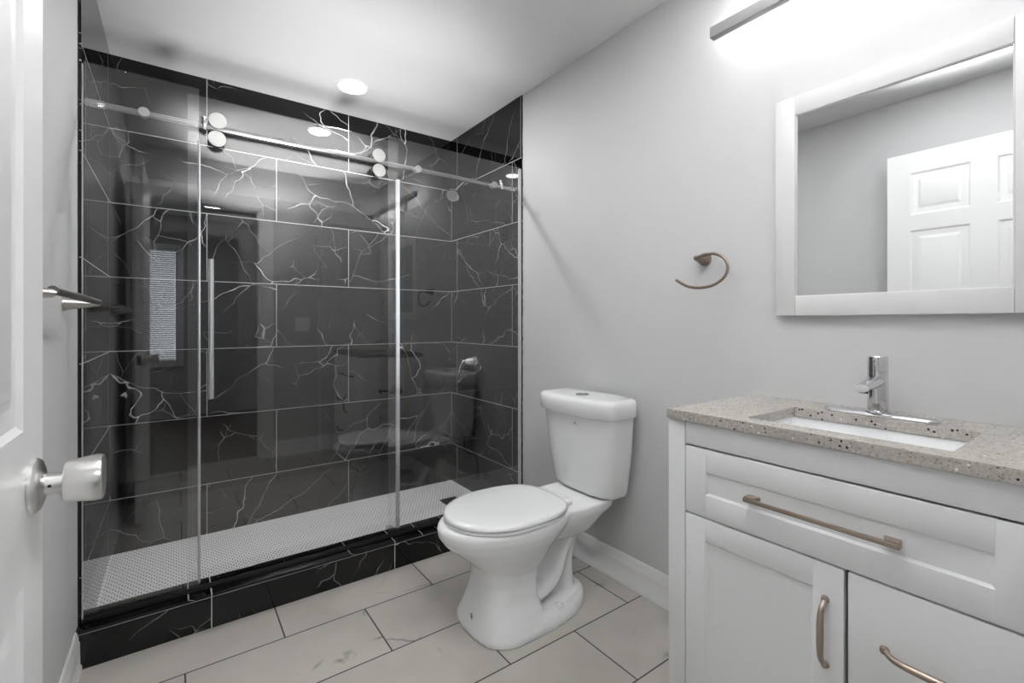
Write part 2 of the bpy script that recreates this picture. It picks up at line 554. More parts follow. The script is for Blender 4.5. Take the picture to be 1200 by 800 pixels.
# door casing and jamb
b = new()
for s in (1,):
    box(b, DX1, DX1 + 0.085, YR1, YR1 + 0.014, 0, DTOP + 0.085, 0.004)
    box(b, DX0 - 0.045, DX0, YR1, YR1 + 0.014, 0, DTOP + 0.085, 0.004)
    box(b, DX0, DX1, YR1, YR1 + 0.014, DTOP, DTOP + 0.085, 0.004)
struct('trim_1', b, M_trim)
b = new()
box(b, DX1 - 0.016, DX1 + 0.001, YR0 - 0.005, YR1 + 0.002, 0, DTOP); box(b, DX0 - 0.001, DX0 + 0.016, YR0 - 0.005, YR1 + 0.002, 0, DTOP)
box(b, DX0, DX1, YR0 - 0.005, YR1 + 0.002, DTOP - 0.016, DTOP + 0.001)
struct('trim_2', b, M_trim)


def base_profile(face, sgn, h=0.128):
    # ogee skirting section (x, z): face is the wall plane, sgn points into the room
    return [(face, 0), (face + sgn * .017, 0), (face + sgn * .017, .016), (face + sgn * .013, .022), (face + sgn * .012, .082),
            (face + sgn * .012, h - .036), (face + sgn * .009, h - .030), (face + sgn * .0088, h - .020), (face + sgn * .006, h - .010), (face + sgn * .005, h - .004), (face + sgn * .002, h), (face, h)]


struct('baseboard_right', prism(new(), base_profile(XR + .0005, -1), 'y', 0.812, 2.022), M_trim)
struct('baseboard_left', prism(new(), base_profile(XL - .0005, 1), 'y', YR1, 2.022), M_trim)
struct('baseboard_rear', prism(new(), [(p[0], p[1]) for p in base_profile(YR1 - .0005, 1)], 'x', DX1 + 0.087, XR), M_trim)

# shower curb with capping slab
b = new()
CY0, CY1, CZ = 2.0235, 2.165, 0.126
box(b, XL, XR, CY0 + 0.002, CY1 - 0.002, 0, 0.1135)
struct('trim_3', b, M_mb_curb, label='black marble shower curb riser with white veins below the glass', cat='curb')
b = box(new(), XL, XR, CY0, CY1, 0.1145, CZ, 0.0015)
struct('trim_4', b, M_mb_top, label='black marble capping slab on top of the shower curb', cat='curb')
# ragged dark mortar line where the side tiles meet the paint
for side, nm in ((-1, 'trim_5'), (1, 'trim_6')):
    b = new(); X = XL if side < 0 else XR
    ring0, ring1 = [], []
    zz = CZ + 0.004
    while zz < CEIL - 0.004:
        j = random.uniform(0.0, 0.0022) if side < 0 else random.uniform(0.0, 0.003)
        y = YT - 0.0015 - (j * 2.2 if side < 0 else j * 1.4)
        ring0.append((X, y, zz)); ring1.append((X - side * (0.003 + j * 0.4), YT + 0.0002, zz))
        zz += random.uniform(0.008, 0.022)
    back = [(X, YT + 0.001, q[2]) for q in ring0]
    loft(b, [ring0, ring1, back], False, False, 0, closed=False)
    struct(nm, b, M_dark, smooth=False)

# ------------------------------------------------------------------ toilet
TY = 1.455


def egg(xf, xm, xb, w, z, n=56, ef=2.0, eb=2.0):
    pts = []
    for k in range(n):
        a = 2 * PI * k / n
        c, s = math.cos(a), math.sin(a)
        e = ef if c < 0 else eb
        cc = math.copysign(abs(c) ** (2 / e), c); ss = math.copysign(abs(s) ** (2 / e), s)
        pts.append(Vector((xm + cc * ((xm - xf) if c < 0 else (xb - xm)), TY + ss * w, z)))
    return pts


def remeshed(bm, name, voxel, smooth=6):
    me = bpy.data.meshes.new(name + '_raw'); bm.to_mesh(me); bm.free()
    o = bpy.data.objects.new(name + '_raw', me); COL.objects.link(o)
    md = o.modifiers.new('r', 'REMESH'); md.mode = 'VOXEL'; md.voxel_size = voxel
    sm = o.modifiers.new('s', 'SMOOTH'); sm.factor = 0.5; sm.iterations = smooth
    dg = bpy.context.evaluated_depsgraph_get()
    res = bpy.data.meshes.new_from_object(o.evaluated_get(dg))
    out = bmesh.new(); out.from_mesh(res)
    bpy.data.objects.remove(o); bpy.data.meshes.remove(me); bpy.data.meshes.remove(res)
    return out


toilet = thing('toilet', (1.16, TY, 0), 'white two-piece toilet with elongated bowl and closed lid', 'toilet')
b = new()
# pedestal column and bowl
rings = [egg(0.848, 1.012, 1.132, .174, 0.0, ef=2.9, eb=3), egg(0.850, 1.012, 1.132, .174, .018, ef=2.9, eb=3), egg(0.860, 1.012, 1.112, .156, .06, ef=2.6, eb=4), egg(0.876, 1.012, 1.087, .136, .12, ef=2.4, eb=5),
         egg(0.888, 1.012, 1.087, .129, .175, ef=2.3, eb=5), egg(0.888, 1.012, 1.102, .131, .222, ef=2.2, eb=4), egg(0.858, 1.012, 1.152, .145, .252, ef=2.1, eb=3), egg(0.812, 1.022, 1.212, .165, .29),
         egg(0.768, 1.032, 1.262, .180, .328), egg(0.746, 1.032, 1.302, .188, .360), egg(0.744, 1.032, 1.312, .189, .384), egg(0.754, 1.032, 1.312, .184, .396)]
loft(b, rings)
# foot flange
t = new(); loft(t, [egg(0.912, 1.082, 1.377, .172, 0, eb=2.2), egg(0.912, 1.082, 1.377, .172, .022, eb=2.2), egg(0.932, 1.082, 1.372, .164, .040, eb=2.2), egg(0.962, 1.082, 1.352, .145, .056, eb=2.2)]); join(b, t)
# rear deck that carries the tank
t = new(); loft(t, [egg(1.092, 1.272, 1.392, .105, .275, eb=4), egg(1.092, 1.272, 1.452, .138, .335, eb=4), egg(1.092, 1.292, 1.492, .150, .364, eb=5), egg(1.092, 1.292, 1.497, .150, .394, eb=5)]); join(b, t)
# trapway: rising S-shaped passage seen as bulges on the flank
path = spline([(1.03, TY, .10), (1.11, TY, .095), (1.18, TY, .125), (1.225, TY, .19), (1.265, TY, .255), (1.30, TY, .31)], 6)
t = new()
rr = []
for i, q in enumerate(path):
    d = (path[min(i + 1, len(path) - 1)] - path[max(i - 1, 0)]).normalized()
    w = d.cross(Vector((0, 1, 0))).normalized()
    hw = .112 if i < 14 else .112 - .016 * min(1, (i - 14) / 6)
    rr.append([q + Vector((0, 1, 0)) * (math.cos(2 * PI * k / 24) * hw) + w * (math.sin(2 * PI * k / 24) * .040) for k in range(24)])
loft(t, rr); join(b, t)
# solid web behind the column and the rear leg
t = new(); box(t, 1.02, 1.27, TY - .052, TY + .052, .01, .31); join(b, t)
t = new()
path = spline([(1.30, TY, .33), (1.305, TY, .24), (1.285, TY, .15), (1.29, TY, .03)], 5)
rr = [[q + Vector((math.cos(2 * PI * k / 24) * .040, math.sin(2 * PI * k / 24) * (.080 - .012 * math.sin(i / len(path) * PI)), 0)) for k in range(24)] for i, q in enumerate(path)]
loft(t, rr); join(b, t)
for s in (-1, 1):
    t = new(); lathe(t, (1.165, TY + s * .138, .035), (0, 0, 1), [(0, .017), (.022, .015), (.030, .010), (.033, .002)], 20); join(b, t)
bowl = obj('bowl', remeshed(b, 'bowl', 0.005, 5), M_por, toilet, ang=80)
# grey printed mark on the pedestal
b = new()
for k in range(5):
    a = PI / 2 + k * 2 * PI / 5 + .2
    c = Vector((.857, 1.440, .066)); u = Vector((0.12, 1, 0)).normalized(); w = Vector((0.08, 0, 1)).normalized()
    tip = c + (u * math.cos(a) + w * math.sin(a)) * .013
    tube(b, [c, tip], [.0022, .0008], 6)
obj('printed_mark', b, M_grey, bowl, label='grey star-shaped mark')


def seat_ring(xf, xb, w, z): return egg(xf + .017, 1.002, xb + .017, w + .008, z, 72, 2.05, 2.9)


b = new()
loft(b, [seat_ring(.766, 1.208, .175, .395), seat_ring(.759, 1.215, .181, .399), seat_ring(.759, 1.215, .181, .405), seat_ring(.766, 1.208, .175, .409)])
obj('seat', b, M_seat, toilet)
b = new()
loft(b, [seat_ring(.767, 1.218, .174, .410), seat_ring(.757, 1.227, .182, .413), seat_ring(.757, 1.227, .182, .420), seat_ring(.763, 1.222, .177, .4255), seat_ring(.782, 1.20, .162, .4285), seat_ring(.86, 1.13, .10, .430)])
obj('seat_lid', b, M_seat, toilet, ang=50)
for s in (-1, 1):
    b = box(new(), 1.236, 1.274, TY + s * .075 - .022, TY + s * .075 + .022, .394, .416, .007, 3)
    obj('hinge_cover', b, M_seat, toilet)


def tank_ring(z, xf, w, bow, xb=1.530, n=64, e=7.0):
    pts = []
    cx = (xf + xb) / 2; a_ = (xb - xf) / 2
    for k in range(n):
        a = 2 * PI * (k + .5) / n
        c, s = math.cos(a), math.sin(a)
        x = cx + a_ * math.copysign(abs(c) ** (2 / e), c); yy = math.copysign(abs(s) ** (2 / e), s)
        f = max(0.0, (cx + a_ * .2 - x) / (a_ * 1.2))
        x += bow * f * abs(yy) ** 2.2
        pts.append(Vector((x, TY + yy * w, z)))
    return pts


b = new()
loft(b, [tank_ring(.397, 1.395, .160, .03, 1.51), tank_ring(.403, 1.380, .172, .034, 1.52), tank_ring(.42, 1.370, .178, .036, 1.525), tank_ring(.56, 1.350, .196, .038), tank_ring(.738, 1.334, .212, .040)])
tank = obj('tank', b, M_por, toilet)
b = new()
loft(b, [tank_ring(.732, 1.320, .222, .042), tank_ring(.737, 1.314, .227, .043), tank_ring(.785, 1.312, .228, .043), tank_ring(.797, 1.316, .225, .043), tank_ring(.803, 1.326, .216, .042), tank_ring(.805, 1.36, .195, .038)])
lid = obj('tank_lid', b, M_por, toilet, ang=60)
b = new(); lathe(b, (1.42, TY, .8045), (0, 0, 1), [(0, .029), (.003, .029), (.0045, .027), (.0045, .0255), (.003, .025)], 40)
obj('flush_button', b, M_steel, lid)
b = new()
c = Vector((1.3395, 1.415, .700))
lathe(b, c + Vector((.004, 0, 0)), (-1, 0, 0), [(0, .0115), (.0058, .0115), (.0062, .0108), (.0056, .0100), (.0052, .0098)], 28)
em = obj('tank_emblem', b, M_por, tank)
b = new(); lathe(b, c + Vector((.004, 0, 0)), (-1, 0, 0), [(0, .0035), (.0066, .0035)], 16); box(b, c.x - .0026, c.x, c.y - .0012, c.y + .0012, c.z, c.z + .0065)
b2 = b
for v in b.verts: v.co.z -= .001
# the dot belongs to the emblem ring
obj('emblem_dot', b, M_grey, tank, label='small dark grey emblem dot')

# water supply beside the bowl, on the wall side facing the shower
sv = thing('water_supply_valve', (XR, 1.71, .17), 'chrome stop valve with hose between toilet and shower', 'valve')
b = new(); lathe(b, (XR, 1.71, .17), (-1, 0, 0), [(0, .03), (.004, .03), (.010, .018), (.011, .009)]); obj('escutcheon', b, M_chrome, sv)
b = new(); cyl(b, (XR - .008, 1.71, .17), (XR - .085, 1.71, .17), .009, n=16); lathe(b, (XR - .06, 1.71, .155), (0, 0, 1), [(0, .012), (.03, .012), (.034, .009), (.048, .009)], 16); obj('valve_body', b, M_chrome, sv)
b = new(); t = new(); lathe(t, (0, 0, 0), (1, 0, 0), [(0, .014), (.012, .017), (.016, .012)], 20)
for v in t.verts: v.co = Vector((XR - .085 - v.co.x, 1.71 + v.co.y * 1.5, .17 + v.co.z * .8))
join(b, t); obj('valve_handle', b, M_chrome, sv)
b = new(); tube(b, spline([(XR - .06, 1.71, .20), (XR - .075, 1.735, .255), (XR - .09, 1.72, .32), (XR - .10, 1.65, .31), (1.462, 1.616, .34), (1.462, 1.6155, .396)], 8), .006, 12)
obj('supply_hose', b, M_steel, sv)

# ------------------------------------------------------------------ vanity
VX = 1.123          # front plane of doors and drawers
VY0, VY1 = 0.052, 0.807
van = thing('vanity_cabinet', (1.34, .43, 0), 'white shaker vanity cabinet with bronze pulls under the stone counter', 'cabinet')
b = new()
FX = VX + .019
box(b, FX + .002, XR - .001, VY0, VY0 + .018, 0.0, .850)               # side panel
box(b, FX + .002, XR - .001, VY1 - .018, VY1, 0.0, .850)
box(b, FX + .002, XR - .02, VY0 + .018, VY1 - .018, .10, .118)
box(b, XR - .02, XR - .004, VY0 + .018, VY1 - .018, .0, .70)
box(b, FX + .05, FX + .065, VY0 + .018, VY1 - .018, 0, .10)             # toe board
box(b, FX + .004, FX + .019, VY0 + .018, VY1 - .018, .59, .615)
box(b, FX + .004, FX + .019, .366, .392, .10, .60)
obj('body', b, M_cab, van)
b = box(new(), VX - .001, FX + .002, .7555, VY1, .0, .850, .0015); obj('stile', b, M_cab, van)
b = box(new(), VX, FX + .002, VY0, .1025, .0, .850, .0015); obj('stile', b, M_cab, van)
b = box(new(), VX + .0005, FX + .002, .1035, .7535, .7885, .850, .0012); obj('top_rail', b, M_cab, van)
b = box(new(), FX + .0005, FX + .003, .103, .755, .1, .85); obj('gap_shade', b, M_gap, van, label='sheet painted with the shade of the gaps')  # dark sheet behind the fronts, its colour stands in for gap shade


def shaker(y0, y1, z0, z1, rail):
    b = new()
    box(b, VX, FX - .001, y0, y0 + rail, z0, z1, .0012); box(b, VX, FX - .001, y1 - rail, y1, z0, z1, .0012)
    box(b, VX, FX - .001, y0 + rail - .0005, y1 - rail + .0005, z1 - rail, z1, .0012); box(b, VX, FX - .001, y0 + rail - .0005, y1 - rail + .0005, z0, z0 + rail, .0012)
    box(b, VX + .0048, FX - .001, y0 + rail - .001, y1 - rail + .001, z0 + rail - .001, z1 - rail + .001)
    # sloped inner edge
    yi0, yi1, zi0, zi1 = y0 + rail, y1 - rail, z0 + rail, z1 - rail
    o = [(VX + .0012, yi0 - .001, zi0 - .001), (VX + .0012, yi1 + .001, zi0 - .001), (VX + .0012, yi1 + .001, zi1 + .001), (VX + .0012, yi0 - .001, zi1 + .001)]
    i = [(VX + .0050, yi0 + .005, zi0 + .005), (VX + .0050, yi1 - .005, zi0 + .005), (VX + .0050, yi1 - .005, zi1 - .005), (VX + .0050, yi0 + .005, zi1 - .005)]
    loft(b, [o, i], False, False)
    return b


def bar_pull(y0, y1, z, x):
    b = new()
    box(b, x - .030, x - .021, y0 - .004, y1 + .004, z - .0045, z + .0045, .0015)
    for y in (y0 + .004, y1 - .004):
        s = 1 if y < (y0 + y1) / 2 else -1
        prism(b, [(x - .024, y - s * .008), (x - .024, y + s * .014), (x - .004, y + s * .020), (x + .0003, y + s * .020), (x + .0003, y - s * .006), (x - .004, y - s * .008)], 'z', z - .0065, z + .0065)
    return b


def arch_pull(p0, p1, x):
    """bowed pull between two points on the front plane"""
    p0, p1 = Vector(p0), Vector(p1); d = p1 - p0
    pts, rad = [], []
    n = 24
    for k in range(n + 1):
        t = k / n
        h = .027 * (1 - abs(2 * t - 1) ** 5)
        pts.append(p0 + d * t + Vector((-h + .0005, 0, 0)))
        rad.append(.0048 + .0022 * (1 - abs(2 * t - 1) ** 2))
    b = new(); tube(b, pts, rad, 14, 1.0)
    for p in (p0, p1): lathe(b, p + Vector((.0006, 0, 0)), (-1, 0, 0), [(0, .0082), (.003, .0078), (.009, .0055)], 16)
    return b


dr = obj('drawer', shaker(.1045, .7535, .606, .7835, .059), M_cab, van)
obj('handle', bar_pull(.292, .580, .693, VX + .0048), M_cham, dr, label='straight bronze bar pull')
dd = obj('door', shaker(.384, .7535, .105, .6015, .058), M_cab, van)
obj('handle', arch_pull((VX, .4175, .388), (VX, .4175, .527), VX), M_cham, dd, label='upright bowed bronze pull')
for z0, z1 in ((.357, .6015), (.105, .3525)):
    d2 = obj('drawer', box(new(), VX, FX - .001, .1045, .3765, z0, z1, .0018), M_cab, van)
    zc = z0 + .1195
    obj('handle', arch_pull((VX, .315, zc), (VX, .166, zc), VX), M_cham, d2, label='bowed bronze pull')

# counter with sink cut-out
SX0, SX1, SY0, SY1 = 1.172, 1.420, .226, .606
CZ0, CZ1 = .8505, .8766
ct = new()
FXc, BXc, CYa, CYb = 1.1125, XR - .0005, .048, .8075


def grid_slab(bm, xs, ys, z0, z1, hole, bev):
    for i in range(3):
        for j in range(3):
            if (i, j) == hole: continue
            pass
    vt = {(i, j, k): bm.verts.new((xs[i], ys[j], z)) for i in range(4) for j in range(4) for k, z in enumerate((z0, z1))}
    for i in range(3):
        for j in range(3):
            if (i, j) == hole: continue
            bm.faces.new([vt[(i, j, 1)], vt[(i + 1, j, 1)], vt[(i + 1, j + 1, 1)], vt[(i, j + 1, 1)]])
            bm.faces.new([vt[(i, j, 0)], vt[(i, j + 1, 0)], vt[(i + 1, j + 1, 0)], vt[(i + 1, j, 0)]])
    per = [(0, 0), (1, 0), (2, 0), (3, 0), (3, 1), (3, 2), (3, 3), (2, 3), (1, 3), (0, 3), (0, 2), (0, 1)]
    inn = [(1, 1), (2, 1), (2, 2), (1, 2)]
    for loop in (per, inn):
        for a, c in zip(loop, loop[1:] + loop[:1]):
            bm.faces.new([vt[a + (0,)], vt[c + (0,)], vt[c + (1,)], vt[a + (1,)]])
    bmesh.ops.recalc_face_normals(bm, faces=bm.faces)
    es = [e for e in bm.edges if len(e.link_faces) == 2 and e.calc_face_angle(0) > 1.0]
    bmesh.ops.bevel(bm, geom=es, offset=bev, segments=2, affect='EDGES')


grid_slab(ct, [FXc, SX0, SX1, BXc], [CYa, SY0, SY1, CYb], CZ0, CZ1, (1, 1), .0018)
obj('countertop', ct, M_quartz, None, 'speckled beige quartz countertop with sink cut-out on the white vanity', 'countertop')

# undermount basin
b = new()
def rr_ring(x0, x1, y0, y1, z, r, n=6):
    pts = []
    for cx, cy, a0 in ((x1 - r, y1 - r, 0), (x0 + r, y1 - r, PI / 2), (x0 + r, y0 + r, PI), (x1 - r, y0 + r, 1.5 * PI)):
        for k in range(n + 1):
            a = a0 + PI / 2 * k / n
            pts.append(Vector((cx + r * math.cos(a), cy + r * math.sin(a), z)))
    return pts
e = .004
loft(b, [rr_ring(SX0 - .02, SX1 + .02, SY0 - .02, SY1 + .02, CZ0 - .001, .02), rr_ring(SX0 - e, SX1 + e, SY0 - e, SY1 + e, CZ0 - .001, .012), rr_ring(SX0 - e + .002, SX1 + e - .002, SY0 - e + .002, SY1 + e - .002, CZ0 - .01, .012),
         rr_ring(SX0 + .004, SX1 - .004, SY0 + .004, SY1 - .004, CZ0 - .085, .02), rr_ring(SX0 + .014, SX1 - .014, SY0 + .014, SY1 - .014, CZ0 - .105, .03), rr_ring(SX0 + .05, SX1 - .05, SY0 + .06, SY1 - .06, CZ0 - .112, .03),
         rr_ring(SX0 + .10, SX1 - .10, SY0 + .15, SY1 - .15, CZ0 - .114, .02)], False, True)
t = new(); loft(t, [rr_ring(SX0 - .02, SX1 + .02, SY0 - .02, SY1 + .02, CZ0 - .001, .02), rr_ring(SX0 - .02, SX1 + .02, SY0 - .02, SY1 + .02, CZ0 - .012, .02), rr_ring(SX0 - .008, SX1 + .008, SY0 - .008, SY1 + .008, CZ0 - .02, .02), rr_ring(SX0 - .005, SX1 + .005, SY0 - .005, SY1 + .005, CZ0 - .12, .03)], False, True); join(b, t)
basin = obj('sink_basin', b, M_basin, None, 'white rectangular sink basin set under the stone counter', 'sink')
b = new(); lathe(b, ((SX0 + SX1) / 2, (SY0 + SY1) / 2, CZ0 - .1145), (0, 0, 1), [(0, .022), (.003, .022), (.004, .018), (.002, .012)], 28)
obj('sink_drain', b, M_chrome, basin)

# faucet
FXX, FYY = 1.462, .424
fa = thing('faucet', (FXX, FYY, CZ1), 'chrome single-lever faucet on a long deck plate behind the sink', 'faucet')
b = new()
def stadium(x0, x1, y0, y1, z): return rr_ring(x0, x1, y0, y1, z, (x1 - x0) / 2 - .0002, 10)
q = [(.0, .0), (.0, .005), (.003, .0085), (.009, .010)]
loft(b, [stadium(FXX - .026 + s, FXX + .026 - s, FYY - .122 + s, FYY + .122 - s, CZ1 + .0002 + z) for s, z in q])
obj('deck_plate', b, M_chrome, fa)
b = new(); lathe(b, (FXX, FYY, CZ1 + .0095), (0, 0, 1), [(0, .0275), (.004, .0275), (.006, .0225), (.105, .0215), (.1055, .0205), (.1075, .0205)], 40)
body = obj('faucet_body', b, M_chrome, fa)
b = new(); lathe(b, (FXX, FYY, CZ1 + .117), (0, 0, 1), [(0, .0215), (.034, .0215), (.0365, .0195)], 40)
lev = obj('lever_cap', b, M_chrome, fa)
b = new(); lathe(b, (FXX - .0205, FYY + .001, CZ1 + .141), (-1, 0, 0), [(0, .0022), (.0014, .0022)], 12); obj('indicator_dot', b, M_grey, lev, label='small grey dot')
b = new(); box(b, FXX - .0232, FXX - .018, FYY - .0014, FYY + .0014, CZ1 + .092, CZ1 + .130, .0006); obj('lever_slot', b, M_gap, lev, label='narrow dark slot')
b = new()
pts = [(FXX - .012, FYY, CZ1 + .0905), (FXX - .05, FYY, CZ1 + .0865), (FXX - .085, FYY, CZ1 + .083), (FXX - .112, FYY, CZ1 + .079)]
rr = []
for i, p_ in enumerate(pts):
    w_, h_ = [(.0175, .0155), (.017, .013), (.0165, .0115), (.0155, .0095)][i]
    tilt = 0.35 if i == 3 else 0
    rr.append([Vector(p_) + Vector((math.sin(2 * PI * k / 24) * h_ * tilt, math.cos(2 * PI * k / 24) * w_, math.sin(2 * PI * k / 24) * h_)) for k in range(24)])
loft(b, rr)
sp = obj('spout', b, M_chrome, fa)
b = new(); cyl(b, (FXX - .098, FYY, CZ1 + .074), (FXX - .099, FYY, CZ1 + .066), .010, .009, 20); obj('aerator', b, M_dark, sp)

# toilet paper holder on the vanity flank
tp = thing('toilet_paper_holder', (1.29, VY1, .60), 'bronze paper holder bar on the vanity side facing the toilet', 'paper holder')
b = new(); lathe(b, (1.36, VY1 + .0002, .60), (0, 1, 0), [(0, .024), (.005, .024), (.018, .012), (.058, .009), (.062, .004)], 24); obj('post', b, M_ring, tp)
b = new(); tube(b, [(1.36, VY1 + .052, .60), (1.31, VY1 + .052, .60), (1.245, VY1 + .052, .60)], .0065, 14); lathe(b, (1.247, VY1 + .052, .60), (-1, 0, 0), [(0, .007), (.004, .012), (.014, .013), (.018, .009)], 20); obj('roll_bar', b, M_ring, tp)

# ------------------------------------------------------------------ mirror on the wall
MY0, MY1, MZ0, MZ1 = .134, .712, 1.137, 1.809
mir = thing('wall_mirror', (XR, .423, MZ0), 'white framed mirror on the wall above the faucet', 'mirror')
fx0, fx1 = XR - .022, XR - .0005
b = new(); box(b, fx0, fx1, .654, MY1, MZ0, MZ1, .0015); obj('frame_stile', b, M_mframe, mir)
b = new(); box(b, fx0, fx1, MY0, .1925, MZ0, MZ1, .0015); obj('frame_stile', b, M_mframe, mir)
b = new(); box(b, fx0 + .0006, fx1, .1935, .6535, 1.750, MZ1, .0012); obj('frame_rail', b, M_mframe, mir)
b = new(); box(b, fx0 + .0006, fx1, .1935, .6535, MZ0, 1.196, .0012); obj('frame_rail', b, M_mframe, mir)
b = new(); box(b, fx0 + .009, fx0 + .013, .18, .665, 1.18, 1.765); obj('mirror_glass', b, M_mirror, mir)
b = new()
for a in ((.6515, .6535, 1.196, 1.750), (.1935, .1955, 1.196, 1.750)): box(b, fx0 + .004, fx0 + .0088, *a)
for a in ((.1955, .6515, 1.748, 1.750), (.1955, .6515, 1.196, 1.198)): box(b, fx0 + .004, fx0 + .0088, *a)
obj('inner_bead', b, M_trim, mir)

# ------------------------------------------------------------------ vanity light bar
BY0, BY1, BZ0, BZ1 = -.02, .884, 2.068, 2.105
vl = thing('vanity_light', (XR, .432, BZ0), 'slim backlit light bar on the wall above the mirror', 'light')
b = new(); box(b, 1.452, 1.478, BY0, BY1, BZ0, BZ1, .002); obj('bar_housing', b, M_barhouse, vl)
b = new(); box(b, 1.4785, 1.4805, BY0 + .012, BY1 - .012, BZ0 + .004, BZ1 - .004); obj('led_strip', b, M_strip, vl, label='glowing strip facing the wall')
b = new(); box(b, 1.458, 1.472, BY0 + .012, BY1 - .012, BZ1 + .0004, BZ1 + .002); obj('led_strip', b, M_fill_top, vl, label='added fill strip facing the ceiling')  # strip added to the bar to brighten the ceiling
b = new(); box(b, XR - .022, XR - .0003, .36, .50, 2.04, 2.13, .003); box(b, 1.481, XR - .02, .385, .405, 2.08, 2.095); box(b, 1.481, XR - .02, .455, .475, 2.08, 2.095); obj('wall_mount', b, M_barhouse, vl)

# ------------------------------------------------------------------ towel ring
tr = thing('towel_ring', (XR, .966, 1.345), 'bronze open towel ring on the white wall over the toilet', 'towel ring')
b = new(); lathe(b, (XR, .966, 1.345), (-1, 0, 0), [(0, .0245), (.006, .0245), (.012, .022), (.05, .0105), (.062, .0085), (.066, .005)], 32); obj('mount', b, M_ring, tr)
b = new(); tube(b, spline([(1.500, .967, 1.3455), (1.500, .925, 1.353), (1.500, .890, 1.351), (1.500, .858, 1.330), (1.500, .847, 1.298), (1.500, .862, 1.267), (1.500, .900, 1.245), (1.500, .950, 1.238), (1.500, 1.000, 1.247), (1.500, 1.046, 1.273)], 8), .0052, 14)
obj('ring', b, M_ring, tr)

# ------------------------------------------------------------------ towel bar on the opposite wall
TBX, TBZ = -.186, 1.176
tb = thing('towel_bar', (XL, 1.5, TBZ), 'brushed metal towel bar mounted beside the open door', 'towel bar')
for y in (1.824, 1.20):
    b = new(); lathe(b, (XL, y, TBZ - .006), (1, 0, 0), [(0, .021), (.004, .021), (.008, .019), (.05, .011), (.076, .0075), (.082, .0035)], 28)
    obj('mount', b, M_brush, tb)
b = new(); cyl(b, (TBX, 1.200, TBZ), (TBX, 1.824, TBZ), .0085, n=20); obj('bar', b, M_brush, tb)

# ------------------------------------------------------------------ door, opened along the wall
DY0, DY1, DXF = .05, .897, -.149
DT = .034
b = new()
box(b, DXF - DT, DXF - .005, DY0, DY1, .014, 2.036)
st = .103; pw = .238; mu = .096
yA1 = DY1 - .100; yA0 = yA1 - pw; yB1 = yA0 - mu; yB0 = yB1 - pw
zr = [(.216, .800), (.985, 1.614), (1.700, 1.926)]     # panel openings, bottom to top
ys = [DY0, yB0, yB1, yA0, yA1, DY1]
for i in (0, 2, 4): box(b, DXF - .006, DXF, ys[i], ys[i + 1], .014, 2.036)
zz = [.014] + [v for r in zr for v in r] + [2.036]
for (y0, y1) in ((yB0, yB1), (yA0, yA1)):
    for i in range(0, 8, 2): box(b, DXF - .006, DXF, y0, y1, zz[i], zz[i + 1])
    for z0, z1 in zr:
        def fr(x, s): return [(x, y0 + s, z0 + s), (x, y1 - s, z0 + s), (x, y1 - s, z1 - s), (x, y0 + s, z1 - s)]
        loft(b, [fr(DXF, 0), fr(DXF - .004, .006), fr(DXF - .008, .014)], False, False)      # sticking
        loft(b, [fr(DXF - .0078, .014), fr(DXF - .0078, .022), fr(DXF - .0015, .045), fr(DXF - .0008, .047)], False, True)   # raised field
door = obj('door_1', b, M_door, None, 'white six-panel door standing open with a satin knob', 'door', 'structure', ang=20)
KY, KZ = .838, .908
kn = obj('door_knob', lathe(new(), (DXF + .0002, KY, KZ), (1, 0, 0), [(0, .0345), (.004, .0345), (.008, .031), (.011, .022), (.013, .0135), (.030, .0125), (.0305, .024), (.034, .0265), (.062, .0305), (.068, .0295), (.0695, .027), (.0685, .0245), (.0685, .001)], 48), M_knob, door)
b = new(); lathe(b, (DXF + .018, KY - .0128, KZ), (0, -1, 0), [(0, .002), (.0006, .002)], 10); obj('privacy_pin', b, M_dark, kn)
b = new(); box(b, DXF - .027, DXF - .007, DY1 - .0005, DY1 + .0012, KZ - .028, KZ + .028, .0005); obj('latch_plate', b, M_brush, door)

# ------------------------------------------------------------------ shower enclosure
YF, YD, YRAIL, RZ = 2.079, 2.136, 2.1125, 1.857
GT = 1.979


def pane(x0, x1, yc, z0, z1, t=.008): return box(new(), x0, x1, yc - t / 2, yc + t / 2, z0, z1, .0008, 1)


lp = thing('glass_panel', ((TL + .068) / 2, YF, CZ), 'narrow fixed shower glass panel on the side of the towel bar', 'glass panel')
obj('pane', pane(TL + .003, .068, YF, CZ + .0015, GT), M_glass, lp)
b = new(); box(b, TL + .0004, TL + .0028, YF - .007, YF + .007, CZ + .013, GT - .01); obj('wall_seal', b, M_seal, lp)
rp = thing('glass_panel', ((TR + .792) / 2, YF, CZ), 'fixed shower glass panel next to the toilet wall', 'glass panel')
obj('pane', pane(.792, TR - .010, YF, CZ + .0015, GT - .004), M_glass, rp)
b = new(); box(b, TR - .013, TR - .0004, YF - .007, YF + .007, CZ + .013, GT - .012); obj('wall_seal', b, M_seal, rp)
# black channel that carries the fixed glass
for x0, x1, lab in ((TL + .001, .068, 'black threshold channel under the narrow glass panel'), (.792, TR - .001, 'black threshold channel under the glass panel by the toilet')):
    pass

